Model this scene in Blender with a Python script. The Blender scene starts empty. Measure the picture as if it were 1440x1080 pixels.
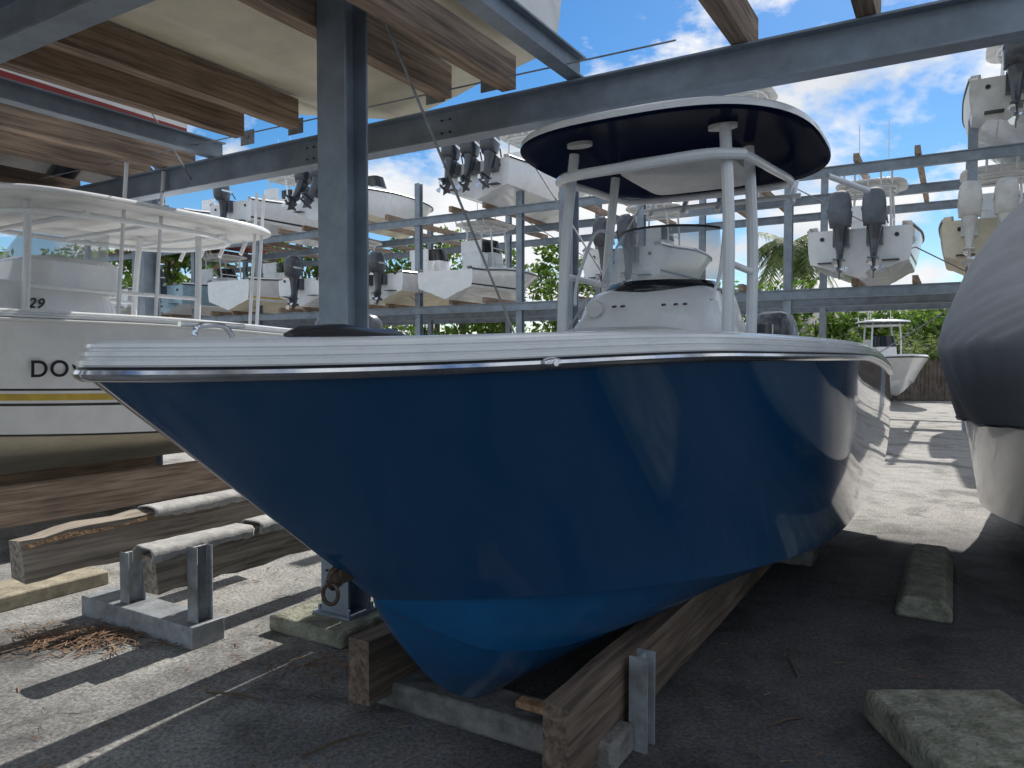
import bpy, bmesh, math, random
from mathutils import Vector, Matrix, noise as mn
random.seed(7)
R=math.radians
sc=bpy.context.scene
sc.view_settings.view_transform='Standard'; sc.view_settings.look='None'; sc.view_settings.exposure=0
# ------------------------------------------------ frames
BX,BY=-0.99,1.75
AX,AY=0.5144,0.8575
def W(s,p,z): return Vector((BX+AX*s+AY*p, BY+AY*s-AX*p, z))
def ID(x,y,z): return Vector((x,y,z))
AANG=math.atan2(AY,AX)
# ------------------------------------------------ materials
def nodes(m):
    m.use_nodes=True; nt=m.node_tree
    return nt, nt.nodes['Principled BSDF']
def mat(name,col,rough=.5,metal=0,var=.12,scale=6,bump=0,bscale=40,coat=0,col2=None,rvar=.0,spec=.5):
    m=bpy.data.materials.new(name); nt,b=nodes(m)
    N=nt.nodes; Lk=nt.links
    tc=N.new('ShaderNodeTexCoord')
    nz=N.new('ShaderNodeTexNoise'); nz.inputs['Scale'].default_value=scale; nz.inputs['Detail'].default_value=6; nz.inputs['Roughness'].default_value=.65
    Lk.new(tc.outputs['Object'],nz.inputs['Vector'])
    rp=N.new('ShaderNodeValToRGB'); rp.color_ramp.elements[0].position=.32; rp.color_ramp.elements[1].position=.68
    c2=col2 or tuple(c*(1-2*var) for c in col)
    c1=tuple(min(1,c*(1+var*.5)) for c in col)
    rp.color_ramp.elements[0].color=(*c2,1); rp.color_ramp.elements[1].color=(*c1,1)
    Lk.new(nz.outputs['Fac'],rp.inputs['Fac']); Lk.new(rp.outputs['Color'],b.inputs['Base Color'])
    b.inputs['Roughness'].default_value=rough; b.inputs['Metallic'].default_value=metal
    b.inputs['Specular IOR Level'].default_value=spec
    if coat: b.inputs['Coat Weight'].default_value=coat; b.inputs['Coat Roughness'].default_value=.04
    if rvar:
        mr=N.new('ShaderNodeMapRange'); mr.inputs['To Min'].default_value=max(0,rough-rvar); mr.inputs['To Max'].default_value=rough+rvar
        Lk.new(nz.outputs['Fac'],mr.inputs['Value']); Lk.new(mr.outputs['Result'],b.inputs['Roughness'])
    if bump:
        n2=N.new('ShaderNodeTexNoise'); n2.inputs['Scale'].default_value=bscale; n2.inputs['Detail'].default_value=5
        Lk.new(tc.outputs['Object'],n2.inputs['Vector'])
        bp=N.new('ShaderNodeBump'); bp.inputs['Strength'].default_value=bump; bp.inputs['Distance'].default_value=.02
        Lk.new(n2.outputs['Fac'],bp.inputs['Height']); Lk.new(bp.outputs['Normal'],b.inputs['Normal'])
    return m
def woodmat(name,dark,light):
    m=bpy.data.materials.new(name); nt,b=nodes(m); N=nt.nodes; Lk=nt.links
    tc=N.new('ShaderNodeTexCoord')
    m1=N.new('ShaderNodeMapping'); m1.inputs['Rotation'].default_value=(0,0,-AANG)
    m2=N.new('ShaderNodeMapping'); m2.inputs['Scale'].default_value=(1.2,22,22)
    Lk.new(tc.outputs['Object'],m1.inputs['Vector']); Lk.new(m1.outputs['Vector'],m2.inputs['Vector'])
    n=N.new('ShaderNodeTexNoise'); n.inputs['Scale'].default_value=1.5; n.inputs['Detail'].default_value=8; n.inputs['Distortion'].default_value=.6
    Lk.new(m2.outputs['Vector'],n.inputs['Vector'])
    n3=N.new('ShaderNodeTexNoise'); n3.inputs['Scale'].default_value=1.7; n3.inputs['Detail'].default_value=4
    Lk.new(tc.outputs['Object'],n3.inputs['Vector'])
    r=N.new('ShaderNodeValToRGB'); r.color_ramp.elements[0].position=.33; r.color_ramp.elements[1].position=.7
    r.color_ramp.elements[0].color=(*dark,1); r.color_ramp.elements[1].color=(*light,1)
    Lk.new(n.outputs['Fac'],r.inputs['Fac'])
    mx=N.new('ShaderNodeMix'); mx.data_type='RGBA'; mx.blend_type='MULTIPLY'; mx.inputs['Factor'].default_value=.55
    r2=N.new('ShaderNodeValToRGB'); r2.color_ramp.elements[0].position=.35; r2.color_ramp.elements[0].color=(.5,.49,.49,1); r2.color_ramp.elements[1].position=.6
    Lk.new(n3.outputs['Fac'],r2.inputs['Fac'])
    Lk.new(r.outputs['Color'],mx.inputs[6]); Lk.new(r2.outputs['Color'],mx.inputs[7]); Lk.new(mx.outputs[2],b.inputs['Base Color'])
    b.inputs['Roughness'].default_value=.85
    bp=N.new('ShaderNodeBump'); bp.inputs['Strength'].default_value=.45; bp.inputs['Distance'].default_value=.005
    Lk.new(n.outputs['Fac'],bp.inputs['Height']); Lk.new(bp.outputs['Normal'],b.inputs['Normal'])
    return m
M_blue=mat('hull_blue',(.006,.070,.18),.10,0,.04,1.2,coat=1,rvar=.02)
M_blueb=mat('hull_blue_bottom',(.007,.092,.235),.26,0,.12,2.5,coat=.4,rvar=.06)
M_white=mat('gelcoat_white',(.82,.83,.84),.25,0,.05,4,coat=.5,rvar=.08)
M_whited=mat('gelcoat_weathered',(.70,.70,.68),.4,0,.14,2.5,rvar=.1)
M_cream=mat('hull_cream',(.82,.75,.58),.5,0,.12,1.8)
M_chrome=mat('stainless',(.75,.77,.8),.16,1,.1,20,rvar=.08)
M_pipe=mat('white_pipe',(.80,.82,.84),.3,0,.04,8,coat=.3)
M_navy=mat('navy_gloss',(.004,.010,.036),.16,0,.1,3,spec=.03)
_b=M_navy.node_tree.nodes['Principled BSDF']; _b.inputs['IOR'].default_value=1.12
M_black=mat('black_plastic',(.02,.021,.024),.4,0,.2,8)
M_char=mat('engine_charcoal',(.05,.058,.075),.28,0,.1,8,coat=.5)
M_steel=mat('galvanised_steel',(.29,.345,.41),.5,.2,.16,3.5,bump=.15,bscale=25,rvar=.1)
M_steel2=mat('weathered_steel',(.33,.36,.39),.6,.25,.25,7,bump=.2,col2=(.19,.19,.19))
M_wood=woodmat('rack_wood',(.19,.135,.10),(.50,.37,.27))
M_woodd=woodmat('dark_wood',(.07,.052,.04),(.25,.18,.13))
M_woodg=woodmat('grey_wood',(.16,.135,.11),(.50,.43,.35))
M_carpet=mat('bunk_carpet',(.52,.51,.49),.95,0,.18,14,bump=.35,bscale=120)
M_conc=mat('concrete_block',(.33,.325,.26),.9,0,.3,11,bump=.9,bscale=45,col2=(.13,.135,.095))
M_concd=mat('concrete_dark',(.22,.215,.20),.9,0,.3,7,bump=.6,bscale=35)
M_cover=mat('grey_canvas',(.40,.40,.405),.8,0,.08,3,bump=.25,bscale=5)
M_glass=bpy.data.materials.new('tint_glass'); nt,b=nodes(M_glass)
b.inputs['Base Color'].default_value=(.5,.56,.6,1); b.inputs['Roughness'].default_value=.05; b.inputs['Alpha'].default_value=.38
M_dglass=mat('dark_glass',(.015,.02,.025),.06,0,.1,3)
M_yellow=mat('stripe_yellow',(.65,.45,.06),.35); M_blk=mat('stripe_black',(.02,.02,.025),.35)
M_navyh=mat('hull_black_bottom',(.02,.02,.024),.25,0,.2,2,coat=.6)
M_red=mat('hull_red',(.3,.04,.04),.35); M_lblue=mat('hull_pale_blue',(.30,.45,.55),.3,coat=.4); M_bstripe=mat('stripe_blue',(.03,.07,.2),.35)
M_orange=mat('fresh_split_wood',(.42,.26,.14),.85,0,.3,20,bump=.8)
M_rust=mat('rusty_steel',(.12,.09,.07),.5,.7,.3,30)
# ------------------------------------------------ mesh helpers
def empty(name,parent=None):
    e=bpy.data.objects.new(name,None); sc.collection.objects.link(e); e.empty_display_size=.2
    if parent: e.parent=parent
    return e
def mk(name,V,Fc,mats,parent=None,mi=None,smooth=True,ang=35,bevel=0,merge=True,recalc=True):
    me=bpy.data.meshes.new(name); me.from_pydata([tuple(v) for v in V],[],Fc)
    if not isinstance(mats,(list,tuple)): mats=[mats]
    for m in mats: me.materials.append(m)
    if mi:
        for i,f in enumerate(me.polygons): f.material_index=mi[i]
    if merge or recalc:
        bm=bmesh.new(); bm.from_mesh(me)
        if merge: bmesh.ops.remove_doubles(bm,verts=bm.verts,dist=.0004)
        if recalc: bmesh.ops.recalc_face_normals(bm,faces=bm.faces)
        bm.to_mesh(me); bm.free()
    if smooth:
        for f in me.polygons: f.use_smooth=True
        me.set_sharp_from_angle(angle=R(ang))
    o=bpy.data.objects.new(name,me); sc.collection.objects.link(o)
    if parent: o.parent=parent
    if bevel:
        bv=o.modifiers.new('b','BEVEL'); bv.width=bevel; bv.segments=2; bv.limit_method='ANGLE'; bv.angle_limit=R(40)
    return o
class G:
    def __init__(s): s.V=[]; s.F=[]; s.M=[]
    def add(s,V,F,m=0):
        k=len(s.V); s.V+=V; s.F+=[tuple(i+k for i in f) for f in F]; s.M+=[m]*len(F)
    def box(s,F,a0,a1,b0,b1,z0,z1,m=0):
        V=[F(x,y,z) for z in (z0,z1) for x,y in ((a0,b0),(a1,b0),(a1,b1),(a0,b1))]
        s.add(V,[(0,3,2,1),(4,5,6,7),(0,1,5,4),(1,2,6,5),(2,3,7,6),(3,0,4,7)],m)
    def prof(s,p0,p1,pr,up=Vector((0,0,1)),m=0):
        p0=Vector(p0);p1=Vector(p1); d=(p1-p0).normalized()
        if abs(d.dot(up))>.95: up=Vector((AX,AY,0))
        x=d.cross(up).normalized(); u=x.cross(d).normalized()
        n=len(pr); V=[p+x*a+u*b for p in (p0,p1) for a,b in pr]
        F=[(i,(i+1)%n,n+(i+1)%n,n+i) for i in range(n)]+[tuple(range(n)),tuple(range(n,2*n))]
        s.add(V,F,m)
    def ibeam(s,p0,p1,h,w,t=.014,m=0):
        h/=2;w/=2;a=t/2
        s.prof(p0,p1,[(-w,-h),(w,-h),(w,-h+t),(a,-h+t),(a,h-t),(w,h-t),(w,h),(-w,h),(-w,h-t),(-a,h-t),(-a,-h+t),(-w,-h+t)],m=m)
    def tube(s,pts,r,n=10,m=0,closed=False):
        pts=[Vector(p) for p in pts]; k=len(pts); V=[]
        rs=r if isinstance(r,(list,tuple)) else [r]*k
        nrm=None
        for i,p in enumerate(pts):
            if closed: t=(pts[(i+1)%k]-pts[i-1]).normalized()
            else: t=(pts[min(i+1,k-1)]-pts[max(i-1,0)]).normalized()
            if nrm is None:
                nrm=t.orthogonal().normalized()
            nrm=(nrm-t*nrm.dot(t)).normalized(); bn=t.cross(nrm)
            for j in range(n):
                a=2*math.pi*j/n; V.append(p+(nrm*math.cos(a)+bn*math.sin(a))*rs[i])
        F=[]
        for i in range(k if closed else k-1):
            for j in range(n):
                F.append((i*n+j,i*n+(j+1)%n,((i+1)%k)*n+(j+1)%n,((i+1)%k)*n+j))
        if not closed: F+=[tuple(range(n)),tuple(range((k-1)*n,k*n))]
        s.add(V,F,m)
    def rings(s,rings,m=0,cap=True,ms=None):
        n=len(rings[0]); k0=len(s.V); V=[v for r in rings for v in r]
        s.V+=V
        for i in range(len(rings)-1):
            for j in range(n):
                s.F.append((k0+i*n+j,k0+i*n+(j+1)%n,k0+(i+1)*n+(j+1)%n,k0+(i+1)*n+j)); s.M.append(ms[i] if ms else m)
        if cap:
            s.F.append(tuple(k0+j for j in range(n))); s.M.append(ms[0] if ms else m)
            s.F.append(tuple(k0+(len(rings)-1)*n+j for j in range(n))); s.M.append(ms[-1] if ms else m)
    def ob(s,name,mats,parent=None,**k): return mk(name,s.V,s.F,mats,parent,mi=s.M,**k)
def sup(F,cs,cp,hs,hp,z,n=4,k=32,f=lambda s,p:0):
    out=[]
    for i in range(k):
        a=2*math.pi*i/k; c,d=math.cos(a),math.sin(a)
        x=math.copysign(abs(c)**(2/n),c)*hs; y=math.copysign(abs(d)**(2/n),d)*hp
        out.append(F(cs+x,cp+y,z+f(x,y)))
    return out
def smoothpath(P,n=8):
    P=[Vector(p) for p in P]; out=[]
    for i in range(len(P)-1):
        a=P[max(i-1,0)];b=P[i];c=P[i+1];d=P[min(i+2,len(P)-1)]
        for k in range(n):
            t=k/n
            out.append(.5*((2*b)+(c-a)*t+(2*a-5*b+4*c-d)*t*t+(3*b-a-3*c+d)*t**3))
    out.append(P[-1]); return out
# ------------------------------------------------ hull
class Hull:
    def __init__(h,L=7.2,hb=1.3,zk=.15,zcb=.8,zcs=.53,zrb=1.605,zrm=1.652,zrs=1.5,sc0=.98,hc=.88):
        h.__dict__.update(locals())
    def hR(h,s):
        L=h.L; s1=L/2; v=min(1,max(0,s)/s1)
        a=h.hb*(1-(1-v)**2.6)**.7
        if s>L*.62: a*=1-.08*((s-L*.62)/(L*.38))**2
        return a
    def zR(h,s):
        z=h.zrb+(h.zrm-h.zrb)*(lambda q:q*q*(3-2*q))(min(1,s/1.6))
        if s>h.L*.5: 
            q=(s-h.L*.5)/(h.L*.5); z-=(h.zrm-h.zrs)*q*q*(3-2*q)
        return z
    def sheer(h,u): s=h.L*u; return s,h.hR(s),h.zR(s)
    def chine(h,u):
        s=h.sc0+(h.L-h.sc0)*u; v=min(1,(s-h.sc0)/(h.L*.52)); 
        p=h.hb*h.hc*(1-(1-v)**2.3)**.85
        return s,p,h.zcs+(h.zcb-h.zcs)*(1-v)**1.8,v
    def keel(h,u):
        s=h.sc0+(h.L-h.sc0)*u; q=max(0,1-(s-h.sc0)/(.9*(1.0 if h.L<7.5 else h.L/7.2)))
        return s,h.zk+(h.zcb-h.zk)*q**2.19
    def top(h,u,j):
        a=h.sheer(u); c=h.chine(u); v=c[3]
        w=j**(1+.75*(1-v)**1.0)
        return (c[0]+(a[0]-c[0])*j, c[1]+(a[1]-c[1])*w+.03*math.sin(math.pi*j)*v*v*(3-2*v), c[2]+(a[2]-c[2])*j)
    def build(h,F,name,parent,mats,stripes=(),N=60,nj=12):
        js=sorted(set([i/nj for i in range(nj+1)]+[x for st in stripes for x in st[:2]]),reverse=True)
        us=[(i/N)**1.8 for i in range(N+1)]
        V=[];cnt=None
        for u in us:
            half=[]
            for j in js: half.append(h.top(u,j))
            c=h.chine(u); k=h.keel(u); v=c[3]; st=min(1,v*4)
            ci=(c[0],max(0,c[1]-.075*st),c[2]-.012*st)
            half.append(ci)
            for q,dz in ((.2,0),(.38,0),(.40,.02),(.6,0),(.8,0),(.92,0)):
                bl=-.20*(1-v)**2*math.sin(math.pi*q)*min(1,v*10)
                half.append((ci[0]+(k[0]-ci[0])*q,ci[1]*(1-q)*(1+.30*(1-v)*math.sin(math.pi*q)),ci[2]+(k[1]-ci[2])*q+dz*st+bl*.4))
            row=[(s,p,z) for s,p,z in half]+[(k[0],0,k[1])]+[(s,-p,z) for s,p,z in reversed(half)]
            cnt=len(row); V+=[F(*r) for r in row]
        nh=len(js)
        def mrow(r):
            r=min(r,cnt-2-r)
            if r>=nh-1: return 1
            jm=(js[r]+js[r+1])/2
            for st in stripes:
                if st[0]<jm<st[1]: return st[2]
            return 0
        Fc=[];mi=[]
        for i in range(N):
            for r in range(cnt-1):
                Fc.append((i*cnt+r,i*cnt+r+1,(i+1)*cnt+r+1,(i+1)*cnt+r)); mi.append(mrow(r))
        Fc.append(tuple(N*cnt+r for r in range(cnt))); mi.append(0)
        g=mk(name,V,Fc,mats,parent,mi=None,merge=False,recalc=False,smooth=False)
        me=g.data
        for i,f in enumerate(me.polygons): f.material_index=mi[i]
        bm=bmesh.new(); bm.from_mesh(me)
        bmesh.ops.remove_doubles(bm,verts=bm.verts,dist=.0006)
        bmesh.ops.dissolve_degenerate(bm,dist=.0004,edges=bm.edges)
        bmesh.ops.recalc_face_normals(bm,faces=bm.faces); bm.to_mesh(me); bm.free()
        for f in me.polygons: f.use_smooth=True
        me.set_sharp_from_angle(angle=R(22))
        return g
    def path(h,N=70):
        us=[(i/N)**2.3 for i in range(N+1)]
        P=[h.sheer(u) for u in reversed(us)]
        return P+[(s,-p,z) for s,p,z in reversed(P[:-1])]
    def cap(h,F,name,parent,prof,pm,mats,floor=None,N=70,mfloor=0):
        P=h.path(N); n=len(P); V=[];Fc=[];mi=[]
        for i,(s,p,z) in enumerate(P):
            a=P[max(i-1,0)];b=P[min(i+1,n-1)]
            ts,tp=b[0]-a[0],b[1]-a[1]; l=math.hypot(ts,tp)
            ns,np_=tp/l,-ts/l
            if i==n//2: ns,np_=-1,0
            elif np_*p<0 or (abs(p)<.05 and ns>0): ns,np_=-ns,-np_
            for o,zz in prof:
                q=p+np_*o; ss=s+ns*o
                if i<n//2: q=max(q,0)
                elif i>n//2: q=min(q,0)
                V.append(F(ss,q,z+zz))
        m=len(prof)
        for i in range(n-1):
            for j in range(m-1):
                Fc.append((i*m+j,i*m+j+1,(i+1)*m+j+1,(i+1)*m+j)); mi.append(pm[j])
        o=mk(name,V,Fc,mats,parent,mi=mi,merge=False,ang=40)
        if floor is not None:
            FV=[]; K=30; us=[.02+.98*k/K for k in range(K+1)]
            for u in us:
                c=h.chine(u); a=h.sheer(u); j=(floor-c[2])/(a[2]-c[2])
                if j<0: continue
                t=h.top(u,j); p=max(.01,t[1]-.03); FV+=[F(t[0]-.004,p,floor),F(t[0]-.004,-p,floor)]
            kk=len(FV)//2
            FF=[(2*k,2*k+1,2*k+3,2*k+2) for k in range(kk-1)]
            mk('deck_floor',FV,FF,mats[mfloor],parent)
            FV=[]; 
            for k in range(13):
                s=.25+h.L*.3*k/12; z=h.zR(s)-.03; p=max(.01,h.hR(s)-.1); FV+=[F(s,p,z),F(s,-p,z)]
            if h.L>7.1: mk('bow_deck',FV,[(2*k,2*k+1,2*k+3,2*k+2) for k in range(12)],mats[mfloor],parent)
        return o
PR=[(o,z*.9) for o,z in [(0,-.01),(.014,-.01),(.026,0),(.030,.010),(.026,.020),(.014,.026),
    (.018,.029),(.024,.034),(.024,.046),(.004,.050),(.004,.054),(.012,.058),(.012,.068),(-.006,.073),(-.006,.077),(.0,.081),(-.002,.09),(-.016,.100),(-.05,.106),(-.2,.11),(-.235,.098),(-.24,-.06)]]
PM=[1,1,1,1,1,2]+[0]*15
def outboard(F,s,p,z,mc,name='outboard_motor',parent=None,sc_=1.0,tilt=0):
    def T(x,y,zz):
        c,d=math.cos(tilt),math.sin(tilt)
        x2=x*c - zz*d; z2=zz*c + x*d
        return F(s+x2*sc_,p+y*sc_,z+z2*sc_)
    g=G()
    lev=[(.02,.3,.13,.2),(.06,.3,.2,.2),(.12,.32,.25,.21),(.3,.33,.27,.22),(.48,.35,.27,.21),(.62,.34,.24,.19),(.70,.33,.18,.15),(.73,.33,.1,.08)]
    g.rings([sup(T,c,0,hs,hp,zz,n=3.2,k=20) for zz,c,hs,hp in lev],m=0)
    mid=[(.03,.28,.17,.15),(-.12,.26,.14,.12),(-.35,.26,.13,.09),(-.5,.27,.12,.07),(-.62,.3,.15,.06),(-.66,.33,.2,.04),(-.86,.3,.1,.03)]
    g.rings([sup(T,c,0,hs,hp,zz,n=2.6,k=14) for zz,c,hs,hp in mid],m=1)
    g.box(T,.16,.56,-.1,.1,-.655,-.635,1)
    g.tube([T(.08,0,-.84),T(.14,0,-.84),T(.3,0,-.84),T(.48,0,-.84),T(.56,0,-.84)],[.015,.05,.062,.05,.03],m=1)
    g.add([T(.2,-.01,-.88),T(.38,-.01,-.88),T(.36,-.01,-1.04),T(.2,.01,-.88),T(.38,.01,-.88),T(.36,.01,-1.04)],[(0,1,2),(3,4,5),(0,1,4,3),(1,2,5,4),(2,0,3,5)],1)
    for k in range(3):
        a=k*2.094; c,d=math.cos(a),math.sin(a)
        g.add([T(.5,0,-.84),T(.47,.17*c-.06*d,-.84+.17*d+.06*c),T(.53,.19*c,-.84+.19*d),T(.54,.15*c+.06*d,-.84+.15*d-.06*c)],[(0,1,2,3)],2)
    g.box(T,-.03,.2,-.15,.15,-.35,.0,1)
    g.box(T,.10,.50,-.222,-.2205,.30,.36,2); g.box(T,.10,.50,.2205,.222,.30,.36,2)
    g.tube([T(-.2,.05,.15),T(-.05,.07,.32),T(.1,.05,.2)],.025,n=6,m=1)
    return g.ob(name,[mc,M_char if mc is not M_whited else M_whited,M_chrome],parent,ang=40)
def ttop(F,parent,cs,cp,hs,hp,z,mrim,munder,legs,zdeck,pipe=M_pipe,r=.03,n=3.6,lean=.12,crown=.05,seg=56,ring=True):
    g=G(); rg=[]
    for f,dz in ((.2,.012),(.6,.010),(.93,.0),(.985,-.012),(1,0),(1.0,.03),(.985,.05),(.9,.07),(.5,.07+crown),(.1,.08+crown)):
        rg.append(sup(F,cs,cp,hs*f,hp*f,z+dz,n=n,k=seg))
    g.rings(rg,ms=[1,1,1,1,0,0,0,0,0,0])
    g.ob('top_shell',[mrim,munder],parent,ang=50)
    g=G(); zt=z-.1
    if ring: g.tube(sup(F,cs,cp,hs*.78,hp*.72,zt,n=3,k=40),r*.85,closed=True)
    for (s0,p0,zb) in legs:
        top=F(s0+lean,p0*.92+cp*.08,zt+.09)
        g.tube(smoothpath([F(s0,p0,zb),F(s0+lean*.6,p0,(zb+zt)*.5+.3),top]),r)
    if ring:
        for s0 in (cs-hs*.45,cs,cs+hs*.5):
            g.tube([F(s0,cp-hp*.75,zt+.01),F(s0,cp+hp*.75,zt+.01)],r*.7)
    for sg in (-1,1):
        L2=[l for l in legs if (l[1]-cp)*sg>0]
        if len(L2)==2:
            for zz in (.35,.62):
                zq=L2[0][2]+(zt-L2[0][2])*zz
                g.tube([F(L2[0][0]+lean*.5*zz*1.6,L2[0][1],zq),F(L2[1][0]+lean*.5*zz*1.6,L2[1][1],zq)],r*.6)
    g.ob('pipe_frame',pipe,parent)
def craft(name,F,L=6.5,hb=1.2,zk=0,fb=1.25,mtop=M_white,mbot=M_white,eng=2,me=M_char,top=True,mt=None,stripes=(),xm=(),console=True,tower=False,tilt=0,esc=1.0,dr=.36,trim=None):
    e=empty(name)
    h=Hull(L=L,hb=hb,zk=zk,zcb=zk+.62,zcs=zk+dr,zrb=zk+fb+.12,zrm=zk+fb+.08,zrs=zk+fb-.1,sc0=L*.135)
    if trim: stripes=((.12,.2,2),); xm=(trim,)
    h.build(F,'hull',e,[mtop,mbot]+list(xm),stripes,N=30,nj=6)
    h.cap(F,'gunwale',e,[(0,-.02),(.03,-.01),(.03,.03),(0,.05),(-.02,.09),(-.2,.1),(-.22,-.06)],[1,1,0,0,0,0],[M_white,M_black],floor=zk+.7,N=24)
    zt=zk+fb-.12
    for i in range(eng):
        off=(i-(eng-1)/2)*.62*esc
        outboard(F,L+.02,off,zt,me,parent=e,tilt=tilt,sc_=esc)
    if eng:
        g=G(); hbL=h.hR(L)
        g.tube([F(L+.012,hbL*.72,zk+.95),F(L+.03,hbL*.72,zk+.95)],.05,n=10); g.tube([F(L+.012,-hbL*.72,zk+.95),F(L+.03,-hbL*.72,zk+.95)],.05,n=10)
        for sg in (-1,1): g.box(F,L+.01,L+.25,sg*hbL*.62-.18,sg*hbL*.62+.18,zk+.36,zk+.375)
        g.ob('trim_tabs_and_drains',M_black,e)
    zd=zk+.7
    if console:
        g=G(); c0=L*.5
        g.rings([sup(F,c0+.1*t,0,.42-.07*t,.42-.05*t,zd+1.05*t,n=5,k=24) for t in (0,.5,.8,1)])
        g.ob('console',M_white,e)
        g=G(); g.rings([sup(F,c0+.12+.1*t,0,.33-.05*t,.4-.06*t,zd+1.06+.4*t,n=4,k=20) for t in (0,1)],cap=False)
        g.ob('windshield',M_dglass,e)
        g=G(); g.rings([sup(F,c0+1.0,0,.25,.42,zd+t,n=5,k=20) for t in (0,.8,.95)]); g.rings([sup(F,c0+1.22,0,.05,.42,zd+t,n=4,k=16) for t in (.95,1.35)]); g.ob('leaning_post',M_white,e)
    if top:
        ttop(F,e,L*.56,0,.95,.85,zd+1.95,M_white,mt or M_whited,[(L*.46,-.5,zd),(L*.46,.5,zd),(L*.62,-.5,zd),(L*.62,.5,zd)],zd,seg=28)
        g=G()
        for q in (-.55,-.3,0,.3,.55): g.tube([F(L*.56+.95,q,zd+1.85),F(L*.56+1.1,q,zd+2.2)],.025,n=6)
        for q in (-.3,.4): g.tube([F(L*.56,q,zd+2.0),F(L*.56+.2,q,zd+3.6)],.012,n=5)
        if tower:
            for a in (-.5,.5):
                for b in (-.4,.4): g.tube([F(L*.56+a,b*1.3,zd+2.0),F(L*.56+a*.5,b,zd+2.9)],.022,n=6)
            g.tube([*sup(F,L*.56,0,.45,.5,zd+2.6,n=3,k=16)],.022,n=6,closed=True)
            g.rings([sup(F,L*.56,0,.55,.6,zd+2.9+t,n=3,k=20) for t in (0,.05)])
        g.ob('tower_and_rod_holders',M_pipe,e)
    return e
# ================================================= BLUE BOAT
bb=empty('center_console_boat')
H=Hull()
H.build(W,'hull',bb,[M_blue,M_blueb],N=110,nj=22)
H.cap(W,'gunwale',bb,PR,PM,[M_white,M_chrome,M_black],floor=.98,N=150)
g=G()
def shp(s,sg=1,o=.0,dz=0):
    p=H.hR(s); e=.01; dp=(H.hR(s+e)-H.hR(s-e))/(2*e); l=math.hypot(1,dp)
    return W(s-dp/l*o, sg*(p+o/l), H.zR(s)+dz)
g.tube([shp(.78+.012*i,1,.029,.010) for i in range(5)],[.012,.016,.018,.016,.012],n=12)
g.tube([shp(.805,1,.04,.01),shp(.805,1,.052,.01)],.008)
g.ob('rub_rail_splice',M_chrome,bb)
g=G()
g.box(W,.79,.90,-.02,.02,.905,.955)
g.tube([W(.785+.026*math.cos(a),.0,.925+.032*math.sin(a)) for a in [i*2*math.pi/20 for i in range(20)]],.009,closed=True)
g.tube([W(.765+.01*math.cos(a),.024*math.cos(a),.878+.034*math.sin(a)) for a in [i*2*math.pi/20 for i in range(20)]],.007,closed=True)
g.ob('bow_eye',M_rust,bb,bevel=.004)
# console
g=G()
prof=[(.98,0,.50,.56),(1.5,.0,.50,.56),(1.85,.02,.48,.55),(1.93,.04,.46,.50),(2.02,.06,.45,.47),(2.10,.10,.41,.44),(2.14,.15,.34,.38)]
g.rings([sup(W,4.02+ds,-.04,hs,hp,z,n=5,k=48) for z,ds,hs,hp in prof]); g.ob('console',M_white,bb)
g=G()
g.rings([sup(W,3.25+.02*t,0,hs,hp,z,n=4,k=40) for z,t,hs,hp in ((.98,0,.38,.42),(1.55,0,.38,.42),(1.74,1,.36,.40),(1.82,2,.31,.35),(1.84,3,.24,.28))])
g.ob('forward_seat',M_whited,bb)
def arcshield(z0,z1,lean,mm,name,w=.44,t=1.0):
    V=[];n=24
    for k,(z,l) in enumerate(((z0,0),((z0+z1)/2,lean*.5),(z1,lean))):
        for i in range(n+1):
            a=-1.25+2.5*i/n
            V.append(W(4.02-.40*math.cos(a)*t+l+.1, -.04+(w-.04*k)*math.sin(a)/math.sin(1.25), z))
    F_=[(k*(n+1)+i,k*(n+1)+i+1,(k+1)*(n+1)+i+1,(k+1)*(n+1)+i) for k in range(2) for i in range(n)]
    o=mk(name,V,F_,mm,bb); sd=o.modifiers.new('s','SOLIDIFY'); sd.thickness=.008; return V[-(n+1):]
arcshield(2.09,2.18,.03,M_dglass,'windshield_base',.46,1.04)
tp=arcshield(2.182,2.56,.18,M_glass,'windshield',.45,1.0)
g=G(); g.tube(tp,.008,n=6); g.ob('windshield_trim',M_black,bb)
g=G()
for sg in (-1,1):
    g.tube(smoothpath([W(3.62,sg*.47-.04,2.02),W(3.72,sg*.50-.04,2.2),W(3.95,sg*.47-.04,2.56),W(4.2,sg*.44-.04,2.58)]),.012)
g.ob('console_rails',M_pipe,bb)
g=G(); g.tube([W(3.6,-.34,1.99),W(3.555,-.34,1.985)],.055,n=20); g.ob('console_badge',M_whited,bb)
g=G(); 
for q in (-.20,-.14,.14,.22,.28): g.tube([W(3.6,q,2.0),W(3.552,q,1.995)],.008,n=8)
g.ob('console_vents',M_black,bb)
g=G()
for q in (-.26,.26):
    g.rings([sup(W,5.0,q,.25,.23,z,n=4,k=20) for z in (1.5,1.60,1.63)])
    g.rings([sup(W,5.22,q,.06,.22,z,n=4,k=20) for z in (1.6,1.85,1.93)])
g.rings([sup(W,5.05,0,.3,.5,z,n=5,k=20) for z in (.98,1.45,1.5)])
g.ob('helm_seats',M_char,bb)
g=G(); g.tube([W(4.62+.06*math.sin(a),-.18+.18*math.cos(a),1.98+.17*math.sin(a)) for a in [i*2*math.pi/24 for i in range(24)]],.014,closed=True)
for a in (0,2.09,4.19): g.tube([W(4.62,-.18,1.98),W(4.62+.06*math.sin(a),-.18+.18*math.cos(a),1.98+.17*math.sin(a))],.01,n=6)
g.tube([W(4.62,-.18,1.98),W(4.5,-.18,1.95)],.03,n=8)
g.ob('steering_wheel',M_black,bb)
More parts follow.
